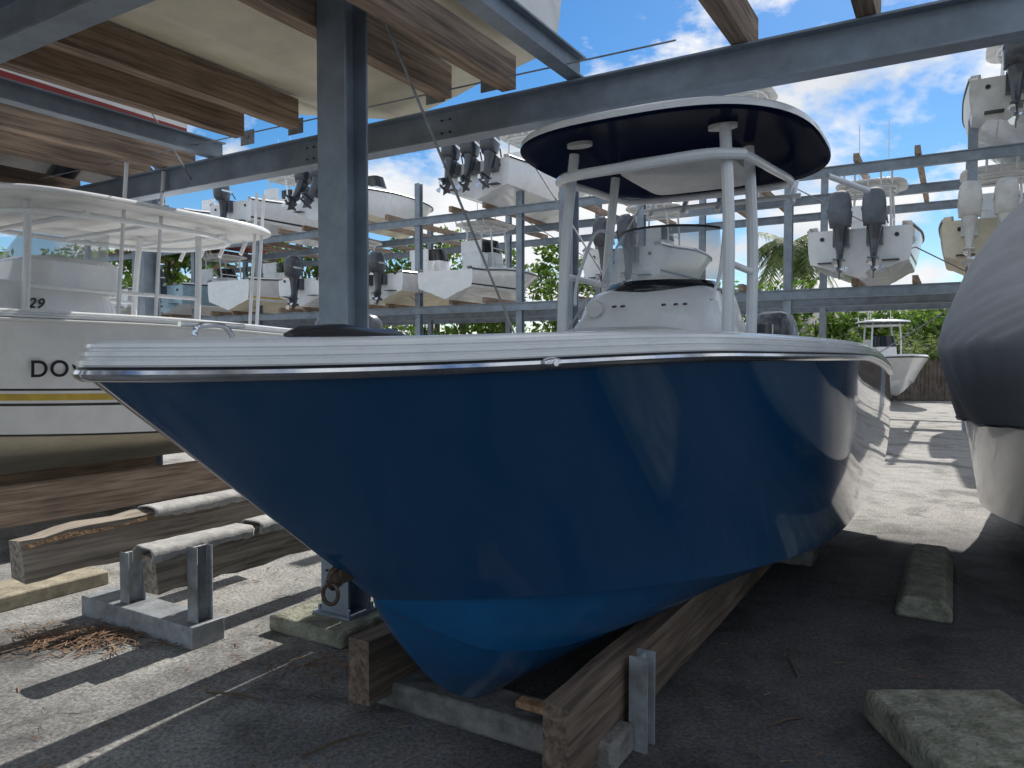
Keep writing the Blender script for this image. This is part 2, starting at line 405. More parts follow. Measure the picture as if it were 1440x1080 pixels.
# T-top
ttop(W,bb,4.25,0,1.14,.99,3.08,M_white,M_navy,[(3.55,-.60,1.0),(3.42,.57,1.0),(4.32,-.62,1.0),(3.98,.58,1.0)],.85,r=.036,n=2.9,lean=.14,crown=.01,seg=72,ring=False)
g=G()
g.rings([sup(W,4.5,0,.42,.42,z,n=7,k=40) for z in (3.095,3.02)]+[sup(W,4.5,0,.37,.37,2.985,n=7,k=40)])
g.ob('electronics_box',M_whited,bb)
g=G()
for q,s0 in ((-.42,3.5),(.5,3.6)):
    g.rings([sup(W,s0,q,.05,.09,z,n=2,k=24) for z in (3.085,3.06)])
g.ob('spreader_lights',M_whited,bb)
g=G()
g.tube(smoothpath([W(3.64,-.64,2.88),W(3.42,-.45,2.85),W(3.34,0,2.84),W(3.38,.45,2.86),W(3.56,.64,2.88)]),.034)
g.tube(smoothpath([W(3.64,-.64,2.88),W(4.2,-.66,2.93),W(4.9,-.66,2.98),W(5.1,-.4,3.0),W(5.12,0,3.0),W(5.1,.4,3.0),W(4.9,.66,2.98),W(4.2,.66,2.93),W(3.56,.64,2.88)]),.028)
for q in (-.6,-.3,0,.3,.6):
    g.tube([W(5.28,q,2.9),W(5.46,q,3.12)],.024)
g.tube([W(5.32,-.66,2.96),W(5.32,.66,2.96)],.022)
g.tube([W(5.0,.90,3.02),W(5.6,1.12,3.0)],.022)
g.ob('rod_holders',M_pipe,bb)
outboard(W,7.22,0,1.3,M_char,parent=bb,sc_=1.2)
g=G(); V=[]
for k,(s0,rr) in enumerate(((1.25,.02),(1.35,.05),(1.6,.07),(1.9,.06),(2.1,.065),(2.25,.04),(2.32,.01))):
    V.append([W(s0,-.72+rr*math.cos(a)*1.6-(s0-1.25)*.2,1.745+rr*(1.0+math.sin(a)*(1+.2*math.sin(9*a+s0*7)))*.5) for a in [i*math.pi*2/24 for i in range(24)]])
g.rings(V); g.ob('folded_cover',M_black,bb)
g=G()
for q in (-.62,):
    g.tube(smoothpath([W(.72,q,1.735),W(.74,q,1.77),W(.86,q-.02,1.775),W(.9,q-.02,1.735)]),.011)
    g.tube([W(.66,q,1.775),W(.96,q-.03,1.778)],.010)
g.ob('deck_cleat',M_chrome,bb)
# ================================================= GROUND CRADLE under blue boat
cr=empty('boat_cradle')
def roughbeam(name,s0,s1,p0,p1,z0,z1,m,par,amp=.012,tear=True,nn=16):
    g=G(); n=nn; rg=[]
    for i in range(n+1):
        s=s0+(s1-s0)*i/n; j=lambda:random.uniform(-amp,amp)
        zt=z1-( .035*max(0,1-i/3) if tear else 0)
        rg.append([W(s+random.uniform(-.02,.02)*(i==0),p0+j()*.4,z0+j()),W(s+random.uniform(-.03,.03)*(i==0),p1+j()*.4,z0+j()),W(s+random.uniform(-.03,.03)*(i==0),p1+j()*.4,zt+j()),W(s,p0+j()*.4,zt+j())])
    g.rings(rg); return g.ob(name,m,par,ang=30)
roughbeam('bunk_timber_1',1.42,6.2,.44,.56,.06,.37,M_woodd,cr,amp=.005,tear=False,nn=24)
roughbeam('bunk_timber_2',1.5,6.2,-.62,-.5,.08,.37,M_woodd,cr,amp=.005,tear=False,nn=24)
g=G()
g.box(W,1.66,1.9,-.72,.62,0,.125); g.box(W,5.2,5.5,-.8,.8,0,.125); 
g.ob('concrete_bases',M_concd,cr,bevel=.02)
g=G()
for q in (.64,-.70): g.box(W,5.26,5.34,q-.035,q+.035,.126,.34)
g.ob('steel_posts',M_steel2,cr,bevel=.004)
g=G(); g.ibeam(W(1.95,.63,.0),W(1.95,.63,.40),.10,.08,.012); g.ob('bunk_post',M_steel2,cr)
g=G(); g.box(W,1.62,1.68,.2,.43,.2,.225); g.ob('wood_shim',M_orange,cr)
# ================================================= LEFT CRADLE
cr2=empty('boat_cradle')
roughbeam('timber_outer',1.15,3.1,-2.93,-2.78,.37,.64,M_woodg,cr2)
roughbeam('timber_inner',1.5,3.2,-2.2,-2.06,.33,.58,M_woodg,cr2)
def carpet(name,s0,s1,p0,p1,z,par):
    g=G();V=[];ns=60;cols=[(p0-.015,-.07),(p0-.018,-.01),(p0,.010),((p0+p1)/2,.014),(p1,.010),(p1+.018,-.008),(p1+.016,-.03),(p1+.013,-.055)]
    for i in range(ns+1):
        s=s0+(s1-s0)*i/ns
        for c,(p,dz) in enumerate(cols):
            nn=mn.noise(Vector((s*4,c*.8,z*9)))+.5*mn.noise(Vector((s*15,c*1.7,z*9)))
            V.append(W(s+.015*nn,p+.004*nn,z+dz+ (.03*nn if c in(0,7) else .006*nn)+ .01))
    k=len(cols)
    g.add(V,[(i*k+j,i*k+j+1,(i+1)*k+j+1,(i+1)*k+j) for i in range(ns) for j in range(k-1)])
    o=g.ob(name,M_carpet,par,ang=80); m=o.modifiers.new('s','SOLIDIFY'); m.thickness=.008; m.offset=1
carpet('carpet_strip_1',1.95,3.1,-2.93,-2.78,.64,cr2)
carpet('carpet_strip_2',1.46,2.15,-2.2,-2.06,.57,cr2); carpet('carpet_strip_3',2.2,3.2,-2.2,-2.06,.58,cr2)
mk('split_wood',[W(1.16,-2.766,.59),W(1.4,-2.766,.62),W(1.7,-2.766,.60),W(1.95,-2.766,.63),W(1.94,-2.764,.60),W(1.6,-2.764,.585),W(1.3,-2.764,.585),W(1.17,-2.764,.57)],[tuple(range(8))],M_orange,cr2)
g=G()
g.box(W,1.62,1.84,-3.05,-1.93,.0,.13)
g.ibeam(W(1.73,-2.66,.13),W(1.73,-2.66,.45),.12,.09,.012)
g.ibeam(W(1.73,-2.0,.13),W(1.73,-2.0,.57),.11,.09,.012)
g.ob('steel_base',M_steel2,cr2,bevel=.006)
g=G(); g.box(W,2.6,3.0,-3.6,-3.2,0,.1); g.ob('concrete_pad',M_conc,None,bevel=.015)
g=G(); g.box(W,1.0,2.1,-3.95,-3.55,0,.10); g.ob('wood_dunnage',mat('pale_wood',(.42,.37,.27),.9,0,.25,8,bump=.4),None,bevel=.012)
# ================================================= RACK (near)
rk=empty('steel_boat_rack')
g=G()
ZB=3.5; ZU=10.0
g.ibeam(W(3.85,-12,ZB),W(3.85,6.6,ZB),.25,.16)
g.ibeam(W(1.15,-12,ZB),W(1.15,-.3,ZB),.25,.16)
g.ibeam(W(-1.6,-12,ZB),W(-1.6,6.6,ZB),.25,.16)
g.ibeam(W(-2.5,-.62,ZB+.23),W(3.9,-.62,ZB+.23),.16,.12)
g.ibeam(W(-2.5,-4.55,ZB+.21),W(3.9,-4.55,ZB+.21),.16,.12)
g.ob('beams',M_steel,rk)
g=G()
g.ibeam(W(2.35,-1.445,.1),W(2.35,-1.445,3.92),.2,.22,.016)
g.ibeam(W(5.2,-7.85,0),W(5.2,-7.85,4.05),.25,.25,.02)
g.ibeam(W(8.0,-2.75,0),W(8.0,-2.75,4.6),.2,.2,.016)
for s0 in (-1.6,3.85,10,16.5): g.ibeam(W(s0,6.6,0),W(s0,6.6,ZU-.1),.2,.2,.016)
g.ibeam(W(-1.6,-.42,0),W(-1.6,-.42,ZU-.1),.2,.2,.016)
g.box(W,2.22,2.48,-1.6,-1.3,.1,.115)
for a,b in ((-1,-1),(1,-1),(1,1),(-1,1)): g.tube([W(2.35+a*.1,-1.45+b*.12,.11),W(2.35+a*.1,-1.45+b*.12,.15)],.012,n=6)
g.ob('columns',M_steel,rk)
g=G()
for s0 in (-1.6,3.85,10,16.5): g.ibeam(W(s0,-1,ZU),W(s0,6.7,ZU),.25,.16)
g.ibeam(W(-1.6,-.5,ZU-.25),W(16.5,-.5,ZU-.25),.2,.14); g.ibeam(W(-1.6,6.5,ZU-.25),W(16.5,6.5,ZU-.25),.2,.14)
g.ob('upper_beams',M_steel,rk)
g=G()
for z in [.3+.07*i for i in range(8)]:
    for q in (-1.50,-1.39): g.tube([W(2.243,q,z),W(2.238,q,z)],.009,n=8)
for p0 in (-3.3,-1.8,2.6):
    for dz in (-.05,.05):
        g.tube([W(3.838,p0,ZB+dz),W(3.83,p0,ZB+dz)],.009,n=8); g.tube([W(3.838,p0+.08,ZB+dz),W(3.83,p0+.08,ZB+dz)],.009,n=8)
g.ob('bolts',M_black,rk)
for k,p0 in enumerate((-1.12,-1.63,-3.16,-3.79)): roughbeam('wood_bunk',-3,3.55+(.2,.1,.0,-.05)[k],p0-.06,p0+.06,ZB+.132,ZB+.37,M_wood,rk,amp=.004,tear=False,nn=20)
for p0 in (-5.3,-6.1,-7.5,-8.3): roughbeam('wood_bunk',-1,4.1,p0-.06,p0+.06,ZB+.132,ZB+.37,M_wood,rk,amp=.004,tear=False)
for p0 in (.55,1.27): roughbeam('wood_bunk',-3,4.05,p0-.055,p0+.055,ZB+.132,ZB+.37,M_wood,rk,amp=.004,tear=False)
g=G()
for p0 in (.0,1.1,3.0,4.2): g.box(W,-4,17,p0-.06,p0+.06,ZU+.13,ZU+.35)
g.ob('upper_bunks',M_wood,rk)
g=G()
g.tube([W(3.9,-5.0,3.45),W(.9,-3.2,5.2)],.008,n=6)
g.tube([W(2.35,-1.3,4.0),W(5.7,-1.75,.9)],.011,n=6)
g.tube([W(3.6,-9,3.75),W(3.6,.2,3.66)],.006,n=6)
g.tube([W(7.9,-3.2,1.3),W(7.9,-1.2,4.3)],.012,n=6); g.tube([W(7.8,-1.2,1.3),W(7.8,-3.2,4.3)],.012,n=6)
g.ob('brace_cables',M_steel2,rk)
g=G()
for (s,p) in ((3.76,-1.12),(3.76,-1.63),(3.76,-3.16),(3.76,-3.79)):
    g.box(W,s-.09,s-.082,p-.2,p-.02,ZB+.13,ZB+.26); g.tube([W(s-.1,p-.1,ZB+.2),W(s-.08,p-.1,ZB+.2)],.015,n=6)
g.ob('brackets',M_steel2,rk)
g=G(); g.box(W,2.05,2.65,-1.8,-1.2,0,.1); g.ob('concrete_footing',M_conc,rk,bevel=.02)
# ================================================= overhead boats
def Fo(s0,pc): return lambda s,p,z: W(s0+s,pc+p,z)
craft('white_motor_boat',Fo(4.15-9,-2.42),L=9,hb=1.68,zk=3.74,fb=1.5,mbot=M_cream,eng=0,top=False,console=False,dr=.3)
craft('black_bottom_boat',Fo(4.4-8,-7.1),L=8,hb=1.45,zk=3.74,fb=1.3,mtop=M_white,mbot=M_navyh,eng=2,top=False,console=False,stripes=((.1,.2,2),),xm=(M_red,))
for s0,L_ in ((-5,11.3),(6.3,11)):  # out-of-view boats added up high to cast shade on blue boat and ground
    craft('unseen_shade_boat',Fo(s0,.55),L=L_,hb=1.62,zk=ZU+.2,fb=1.5,eng=0,top=False,console=False)
    craft('unseen_shade_boat',Fo(s0,3.75),L=L_,hb=1.66,zk=ZU+.2,fb=1.5,eng=0,top=False,console=False)
# ================================================= left neighbour boat
FL=Fo(-.9,-6.25)
lb=empty('white_fishing_boat')
hl=Hull(L=8,hb=1.42,zk=.52,zcb=1.15,zcs=.9,zrb=2.05,zrm=1.97,zrs=1.85,sc0=1.2,hc=.9)
hl.build(FL,'hull',lb,[M_white,M_cream,M_blk,M_yellow],stripes=((.28,.305,2),(.33,.39,3),(.415,.435,2),(.0001,.02,2)),N=70,nj=12)
hl.cap(FL,'gunwale',lb,PR,PM,[M_white,M_white,M_black],floor=1.25,N=70)
g=G()
g.rings([sup(W,2.6+ds,-6.25,hs,hp,z,n=4,k=40) for z,ds,hs,hp in ((1.25,0,1.0,.6),(2.1,0,1.0,.6),(2.30,.05,.9,.57),(2.38,.1,.8,.5))])
g.rings([sup(W,3.1+ds,-6.25,hs,hp,z,n=5,k=40) for z,ds,hs,hp in ((2.3,0,.55,.52),(2.6,.05,.5,.5),(2.66,.08,.4,.42))])
g.ob('console',M_white,lb)
g=G(); g.rings([sup(W,3.15+ds,-6.25,hs,hp,z,n=4,k=40) for z,ds,hs,hp in ((2.65,0,.4,.46),(2.95,.12,.32,.42))],cap=False); g.ob('windshield',M_glass,lb)
ttop(W,lb,3.7,-6.2,1.6,1.2,3.12,M_white,M_whited,[(2.5,-6.8,1.2),(2.5,-5.6,1.2),(4.3,-6.8,1.2),(4.3,-5.6,1.2)],1.1,r=.035,n=4)
g=G()
for s0 in (3.3,3.7,4.9,5.0): g.tube([W(s0,-5.4,1.9),W(s0+.1,-5.35,3.6)],.02,n=8)
for q in (-.9,-.5,-.1,.3): g.tube([W(5.2,-6.2+q,2.95),W(5.4,-6.2+q,3.35)],.025,n=8)
g.ob('outriggers',M_pipe,lb)
outboard(FL,8.02,-.35,1.6,M_char,parent=lb); outboard(FL,8.02,.35,1.6,M_char,parent=lb)
def text(txt,size,pos,xd,up,m,parent,name,sh=0,off=.003):
    c=bpy.data.curves.new(name,'FONT'); c.body=txt; c.size=size; c.extrude=.001; c.shear=sh; c.space_character=1.1; c.offset=off
    c.materials.append(m); o=bpy.data.objects.new(name,c); sc.collection.objects.link(o); o.parent=parent
    x=Vector(xd).normalized(); y=Vector(up).normalized(); z=x.cross(y)
    y=z.cross(x)
    o.matrix_world=Matrix.Translation(pos)@Matrix((x,y,z)).transposed().to_4x4()
    return o
x0=hl.top(3.3/9,.62); 
text('DOVE',.2,FL(3.15,x0[1]+.035,1.50),(AX,AY,0),(0.05,-.03,1),M_blk,lb,'boat_name')
text('29',.13,W(2.6,-5.645,2.13),(AX,AY,0),(0,0,1),M_blk,lb,'hull_number',.3)
crl=empty('boat_cradle')
g=G(); g.box(W,-.5,4.9,-5.25,-5.1,.22,.56); g.box(W,-.5,4.9,-7.4,-7.25,.22,.6)
g.ob('bunk_timbers',M_wood,crl,bevel=.01)
g=G(); 
for s0 in (1.0,3.9): g.box(W,s0-.15,s0+.15,-7.6,-4.95,0,.2)
g.ob('concrete_bases',M_concd,crl,bevel=.02)
# ================================================= right covered boat
def FR(s,p,z): return Vector((2.78+.62*s+.785*p, 3.0+.785*s-.62*p, z))
rb=empty('covered_boat')
hr=Hull(L=8,hb=1.27,zk=.12,zcb=.62,zcs=.36,zrb=1.80,zrm=1.72,zrs=1.6,sc0=.9,hc=.95)
hr.build(FR,'hull',rb,[M_white,M_white],N=70,nj=12)
V=[];n=110;NC=50
for i in range(n+1):
    u=(i/n)**1.6; s=hr.L*u
    ridge=hr.zR(s)+.15+1.0*math.exp(-((s-3.9)/1.75)**2)+.45*min(1,s/3)
    half=[]; jh=.58
    for k in range(NC+1):
        t=k/NC
        if t<.3:
            j=jh+(1-jh)*t/.3; a=hr.top(u,j); bul=.03+.06*math.sin(t/.3*math.pi/2)
            pt=[a[0]-bul*(1 if u<.02 else .3),a[1]+bul,a[2]]
        else:
            q=(t-.3)/.7; a=hr.sheer(u)
            pr=(a[1]+.09)*(math.cos(q*math.pi/2)**.85 if q<1 else 0)
            pt=[a[0]+.0, pr, a[2]+(ridge-a[2])*(math.sin(q*math.pi/2)**1.08)]
        nn=mn.noise(Vector((s*1.3,t*3,2.2)))*.05+mn.noise(Vector((s*3,t*4+s*1.5,5)))*.02+(abs(mn.noise(Vector((s*3.2+t*5,t*1.5,9))))-.2)*.05
        half.append((pt[0],max(0,pt[1]+nn*(1-t)),pt[2]+nn*.4+(.012*math.sin(s*7) if k==0 else 0)))
    row=half+[(a_,-b_,c_) for a_,b_,c_ in reversed(half[:-1])]
    V+=[FR(*r) for r in row]
cn=2*NC+1
Fc=[(i*cn+j,i*cn+j+1,(i+1)*cn+j+1,(i+1)*cn+j) for i in range(n) for j in range(cn-1)]
mk('canvas_cover',V,Fc,M_cover,rb,ang=80)
g=G()
hem=[V[i*cn+cn-1]+Vector((-.004,-.004,0)) for i in range(4,n-2)]
g.tube(hem,.009,n=6)
g.ob('cover_hem_rope',M_black,rb)
crr=empty('boat_cradle')
g=G(); g.box(FR,2.6,7,.45,.57,.06,.26); g.box(FR,2.6,7,-.57,-.45,.06,.26); g.ob('bunk_timbers',M_woodd,crr,bevel=.01)
g=G(); g.box(FR,5.6,5.9,-.9,.9,0,.11); g.ob('concrete_bases',M_concd,crr,bevel=.02)
# ================================================= concrete blocks
g=G(); g.box(ID,1.60,2.24,2.5,3.34,0,.15); g.ob('concrete_block',M_conc,None,bevel=.03)
g=G()
rg=[[W(s,1.44,0),W(s,1.76,0),W(s,1.76,.06),W(s,1.71,.14),W(s,1.49,.14),W(s,1.44,.06)] for s in (4.3,4.75,5.25,5.9)]
g.rings(rg); g.ob('wheel_stop',M_conc,None,bevel=.02)
g=G()
g.rings([[W(s,-5.0+.0,0),W(s,-4.7,0),W(s,-4.7,.12),W(s,-5.0,.12)] for s in (.2,1.2)]); g.ob('wheel_stop',M_conc,None,bevel=.02)
# ================================================= back rack
br=empty('steel_boat_rack')
S0=19.0
g=G()
for zz in (3.3,6.3):
    for s in (S0,S0+3.2,S0+6): g.ibeam(W(s,-34,zz),W(s,14,zz),.25,.15,.02)
for p in [x for x in range(-34,15,4)]:
    for s in (S0+.1,S0+6):
        g.ibeam(W(s,p,0),W(s,p,7.6),.2,.2,.02)
g.ob('frame',M_steel,br)
g=G()
for p in range(-33,14,4):
    for q in (.6,1.9):
        for zz in (3.43,6.43): g.box(W,S0-.3,S0+6.3,p+q-.06,p+q+.06,zz,zz+.18)
g.ob('wood_bunks',M_wood,br)
g=G()
for p in range(-34,12,8):
    g.tube([W(S0-.02,p,.3),W(S0-.02,p+4,3.1)],.015,n=5); g.tube([W(S0-.02,p,6.1),W(S0-.02,p+4,3.6)],.015,n=5)
g.ob('brace_rods',M_steel2,br)
def bk(name,p,lvl,**k):
    L=k.get('L',6.5); s0=S0-.9
    F=lambda s,q,z: W(s0+(L-s),p+q,z)
    return craft(name,F,zk=(3.55 if lvl==1 else 6.55 if lvl==2 else .4),**k)
M_enw=mat('engine_cover_grey',(.15,.175,.21),.7,0,.15,6)
FB='outboard_fishing_boat'
bk(FB,-.25,1,eng=2,me=M_enw,top=True,hb=1.2,esc=1.15,trim=M_bstripe)
bk(FB,2.6,1,eng=3,me=M_whited,top=True,mtop=M_cream,mbot=M_cream,hb=1.25,esc=1.05)
bk(FB,3.1,2,eng=2,me=M_char,top=True,mtop=M_whited,hb=1.3,esc=1.2,trim=M_blk)
bk(FB,-6.2,1,eng=2,me=M_char,top=True,hb=1.25,esc=1.15,trim=M_bstripe)
bk(FB,-3.6,2,eng=0,top=True,hb=1.2)
bk(FB,-12.2,1,eng=0,top=True,mtop=M_white,hb=1.15,fb=1.0,L=5.5,trim=M_blk)
bk(FB,-15.0,1,eng=2,me=M_char,top=False,mtop=M_white,mbot=M_cream,hb=1.2,fb=1.05,esc=1.0,L=7)
bk(FB,-11.0,2,eng=3,me=M_char,top=True,hb=1.3,L=7.5,esc=1.15,tilt=.25)
bk(FB,-18.6,1,eng=1,me=M_char,top=True,hb=1.25,fb=1.1,esc=1.1,trim=M_bstripe)
bk(FB,-17.8,2,eng=2,me=M_char,top=False,hb=1.3,esc=1.2,tilt=.5,mbot=M_cream)
bk(FB,-22.4,2,eng=1,me=M_char,top=True,hb=1.3,esc=1.1,trim=M_blk)
bk(FB,-22.6,1,eng=0,top=False,mbot=M_cream,hb=1.3,trim=M_yellow)
bk(FB,-26.4,2,eng=1,top=False,mbot=M_red,hb=1.3)
bk(FB,-26.6,1,eng=1,top=True,hb=1.3,mtop=M_lblue)
bk(FB,-30.2,2,eng=1,top=False,hb=1.3)
bk(FB,-30.4,1,eng=1,top=False,hb=1.3)
def side_boat(name,X,Y,z,ang,**k):
    c,d=math.cos(ang),math.sin(ang)
    F=lambda s,p,zz: Vector((X+c*s-d*p,Y+d*s+c*p,zz))
    return craft(name,F,zk=z,**k)
side_boat('outboard_skiff',13.3,24.5,.35,R(80),L=6,hb=1.1,eng=1,me=M_char,top=True,mt=M_black)
# ================================================= ground
def groundmat():
    m=bpy.data.materials.new('worn_asphalt'); nt,b=nodes(m); N=nt.nodes; Lk=nt.links
    tc=N.new('ShaderNodeTexCoord')
    def nz(sc_,det,rg=.6,dist=0):
        n=N.new('ShaderNodeTexNoise'); n.inputs['Scale'].default_value=sc_; n.inputs['Detail'].default_value=det; n.inputs['Roughness'].default_value=rg; n.inputs['Distortion'].default_value=dist
        Lk.new(tc.outputs['Object'],n.inputs['Vector']); return n
    a=nz(.45,5,.6,.4); f=nz(45,4,.7); md=nz(4,6,.7); st=nz(1.3,7,.65,.5)
    r=N.new('ShaderNodeValToRGB'); e=r.color_ramp.elements
    e[0].position=.36; e[0].color=(.19,.188,.185,1); e[1].position=.54; e[1].color=(.46,.45,.425,1)
    Lk.new(a.outputs['Fac'],r.inputs['Fac'])
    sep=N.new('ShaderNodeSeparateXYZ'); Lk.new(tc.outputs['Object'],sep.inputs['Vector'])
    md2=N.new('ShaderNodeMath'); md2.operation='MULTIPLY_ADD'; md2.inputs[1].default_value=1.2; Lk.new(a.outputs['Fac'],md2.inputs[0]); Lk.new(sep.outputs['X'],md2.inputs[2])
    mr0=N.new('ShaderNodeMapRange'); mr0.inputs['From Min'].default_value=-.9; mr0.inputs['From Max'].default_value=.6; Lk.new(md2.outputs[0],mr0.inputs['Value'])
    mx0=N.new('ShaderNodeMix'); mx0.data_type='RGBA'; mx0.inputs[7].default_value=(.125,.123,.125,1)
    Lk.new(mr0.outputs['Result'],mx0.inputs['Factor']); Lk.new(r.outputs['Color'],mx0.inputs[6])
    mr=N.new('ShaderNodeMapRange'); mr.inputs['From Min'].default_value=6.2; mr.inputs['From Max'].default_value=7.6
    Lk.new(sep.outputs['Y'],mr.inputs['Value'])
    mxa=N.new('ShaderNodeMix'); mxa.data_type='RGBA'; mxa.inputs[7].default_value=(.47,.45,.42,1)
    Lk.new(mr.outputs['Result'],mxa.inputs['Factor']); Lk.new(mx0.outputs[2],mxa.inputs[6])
    def mul(prev,src,p0,c0,p1,c1,fac=1):
        rr=N.new('ShaderNodeValToRGB'); rr.color_ramp.elements[0].position=p0; rr.color_ramp.elements[0].color=(c0,c0,c0,1); rr.color_ramp.elements[1].position=p1; rr.color_ramp.elements[1].color=(c1,c1,c1,1)
        Lk.new(src,rr.inputs['Fac'])
        mx=N.new('ShaderNodeMix'); mx.data_type='RGBA'; mx.blend_type='MULTIPLY'; mx.inputs['Factor'].default_value=fac
        Lk.new(prev,mx.inputs[6]); Lk.new(rr.outputs['Color'],mx.inputs[7]); return mx.outputs[2]
    c=mul(mxa.outputs[2],md.outputs['Fac'],.3,.7,.7,1.1)
    c=mul(c,st.outputs['Fac'],.38,.55,.5,1.05)
    c=mul(c,f.outputs['Fac'],.36,.5,.62,1.2)
    v=N.new('ShaderNodeTexVoronoi'); v.inputs['Scale'].default_value=90; Lk.new(tc.outputs['Object'],v.inputs['Vector'])
    c=mul(c,v.outputs['Distance'],.1,1.15,.6,.75,.7)
    Lk.new(c,b.inputs['Base Color']); b.inputs['Roughness'].default_value=.92
    bp=N.new('ShaderNodeBump'); bp.inputs['Strength'].default_value=.7; bp.inputs['Distance'].default_value=.012
    Lk.new(f.outputs['Fac'],bp.inputs['Height']); Lk.new(bp.outputs['Normal'],b.inputs['Normal'])
    return m
mk('ground',[(-250,-80,0),(250,-80,0),(250,400,0),(-250,400,0)],[(0,1,2,3)],groundmat(),smooth=False)
g=G()
for i in range(1300):
    if i<700: x=random.gauss(-2.5,.25); y=random.gauss(4.3,.12)
    elif i<840: x=random.gauss(-.9,.3); y=random.gauss(3.9,.12)
    else: x=random.uniform(-4,2.8); y=random.uniform(2.5,6)
    a=random.uniform(0,6.28); l=random.uniform(.02,.07)*(1 if i<840 else .5); w=.0028
    dx,dy=math.cos(a)*l,math.sin(a)*l; z=.004+random.uniform(0,.02 if i<700 else .003)
    nx,ny=-math.sin(a)*w,math.cos(a)*w
    g.add([Vector((x-dx-nx,y-dy-ny,z)),Vector((x+dx-nx,y+dy-ny,z+.004)),Vector((x+dx+nx,y+dy+ny,z+.006)),Vector((x-dx+nx,y-dy+ny,z+.003))],[(0,1,2,3)])
g.ob('leaf_litter',mat('dry_needles',(.26,.16,.10),.9,0,.3,30),None,smooth=False,merge=False,recalc=False)
g=G()
for x,y,a,l in ((-1.35,3.55,-.25,.16),(-.75,3.1,.7,.16),(1.25,3.3,.4,.1),(1.5,3.9,1.4,.12)):
    g.tube([Vector((x-math.cos(a)*l,y-math.sin(a)*l,.008)),Vector((x,y+.01,.016)),Vector((x+math.cos(a)*l,y+math.sin(a)*l,.008))],[.004,.006,.003],n=6)
g.ob('fallen_twigs',mat('twig',(.12,.08,.05),.9))
# ================================================= vegetation
def leafmat(name,c1,c2):
    m=bpy.data.materials.new(name); nt,b=nodes(m); N=nt.nodes; Lk=nt.links
    gi=N.new('ShaderNodeNewGeometry'); r=N.new('ShaderNodeValToRGB')
    r.color_ramp.elements[0].color=(*c1,1); r.color_ramp.elements[1].color=(*c2,1)
    Lk.new(gi.outputs['Random Per Island'],r.inputs['Fac']); Lk.new(r.outputs['Color'],b.inputs['Base Color'])
    b.inputs['Roughness'].default_value=.6
    tr=N.new('ShaderNodeBsdfTranslucent'); Lk.new(r.outputs['Color'],tr.inputs['Color'])
    ms=N.new('ShaderNodeMixShader'); ms.inputs[0].default_value=.45
    out=N['Material Output']; Lk.new(b.outputs[0],ms.inputs[1]); Lk.new(tr.outputs[0],ms.inputs[2]); Lk.new(ms.outputs[0],out.inputs['Surface'])
    return m
M_leaf=leafmat('foliage',(.05,.12,.02),(.20,.30,.05)); M_palm=leafmat('palm_leaf',(.06,.12,.03),(.22,.27,.08)); M_bark=mat('bark',(.16,.13,.1),.9,0,.2,6,bump=.5)
def leafq(g,c,size):
    n=Vector((random.gauss(0,1),random.gauss(0,1),random.gauss(.4,1))).normalized(); t=n.orthogonal().normalized(); b=n.cross(t)
    a=random.uniform(0,6.28); t2=t*math.cos(a)+b*math.sin(a); b2=n.cross(t2)
    g.add([c-t2*size,c+b2*size*.45,c+t2*size,c-b2*size*.45],[(0,1,2,3)],0)
g=G(); gt=G()
for i in range(34):
    x=-36+i*2.0+random.uniform(-.6,.6); y=38+random.uniform(-3,4)
    hgt=random.uniform(6.8,9.4)
    if 9<x<14: hgt=random.uniform(5.0,6.2)
    if x>=14: hgt=random.uniform(3.8,5.0)
    gt.tube([Vector((x,y,0)),Vector((x+.1,y,hgt*.4)),Vector((x+.3,y,hgt*.7))],[.2,.15,.06],n=7)
    for k in range(5):
        a=random.uniform(0,6.28); gt.tube([Vector((x+.1,y,hgt*.4)),Vector((x+1.0*math.cos(a),y+1.0*math.sin(a),hgt*.75))],[.08,.03],n=5)
    for k in range(14):
        cx=x+random.gauss(0,1.2); cy=y+random.gauss(0,.8); cz=hgt*random.uniform(.3,.95); rr=random.uniform(.5,1.05)
        for q in range(75):
            v=Vector((random.gauss(0,1),random.gauss(0,1),random.gauss(0,1))).normalized()*rr*random.uniform(.55,1.05)
            leafq(g,Vector((cx+v.x,cy+v.y,cz+v.z*.75)),random.uniform(.12,.25))
tl=g.ob('tree_line',M_leaf,None,smooth=False,merge=False,recalc=False)
gt.ob('trunks',M_bark,tl)
def frond(g,base,az,length,droop,up,w=.35,n=12,lw=.22):
    d=Vector((math.cos(az),math.sin(az),0)); pts=[]; side=Vector((-d.y,d.x,0))
    for i in range(n+1):
        t=i/n; pts.append(base+d*length*t*(1-.15*t)+Vector((0,0,up*t-droop*t*t)))
    for i in range(1,n):
        p=pts[i]; t=(pts[i+1]-p); ww=w*math.sin(math.pi*(.12+.85*i/n))
        for sg in (-1,1):
            for q in (0,.5):
                c=p+t*q; e=c+side*sg*ww+t*1.1+Vector((0,0,-ww*random.uniform(.3,.9)))
                g.add([c,c+t*lw,e],[(0,1,2)],0)
    g.tube(pts[::3],.015,n=4,m=1)
def palm(name,X,Y,h,fl,nf=26,tr=.16):
    e=empty(name); g=G()
    for i in range(nf):
        up=random.uniform(-.5,1.3)*fl*.6
        frond(g,Vector((X,Y,h)),i*2.4+random.uniform(-.2,.2),fl*random.uniform(.8,1.05),fl*random.uniform(.5,.9)+max(0,-up),up,w=fl*.26,n=18,lw=.5)
    g.ob('fronds',[M_palm,M_bark],e,smooth=False,merge=False,recalc=False)
    g=G(); g.tube(smoothpath([Vector((X+.3,Y,0)),Vector((X+.15,Y,h*.5)),Vector((X,Y,h))]),tr,n=9); g.ob('trunk',M_bark,e)
palm('palm_tree',18.7,50,9.4,3.4,nf=40,tr=.22)
palm('palm_tree',15.3,52,6.0,2.2)
g=G()
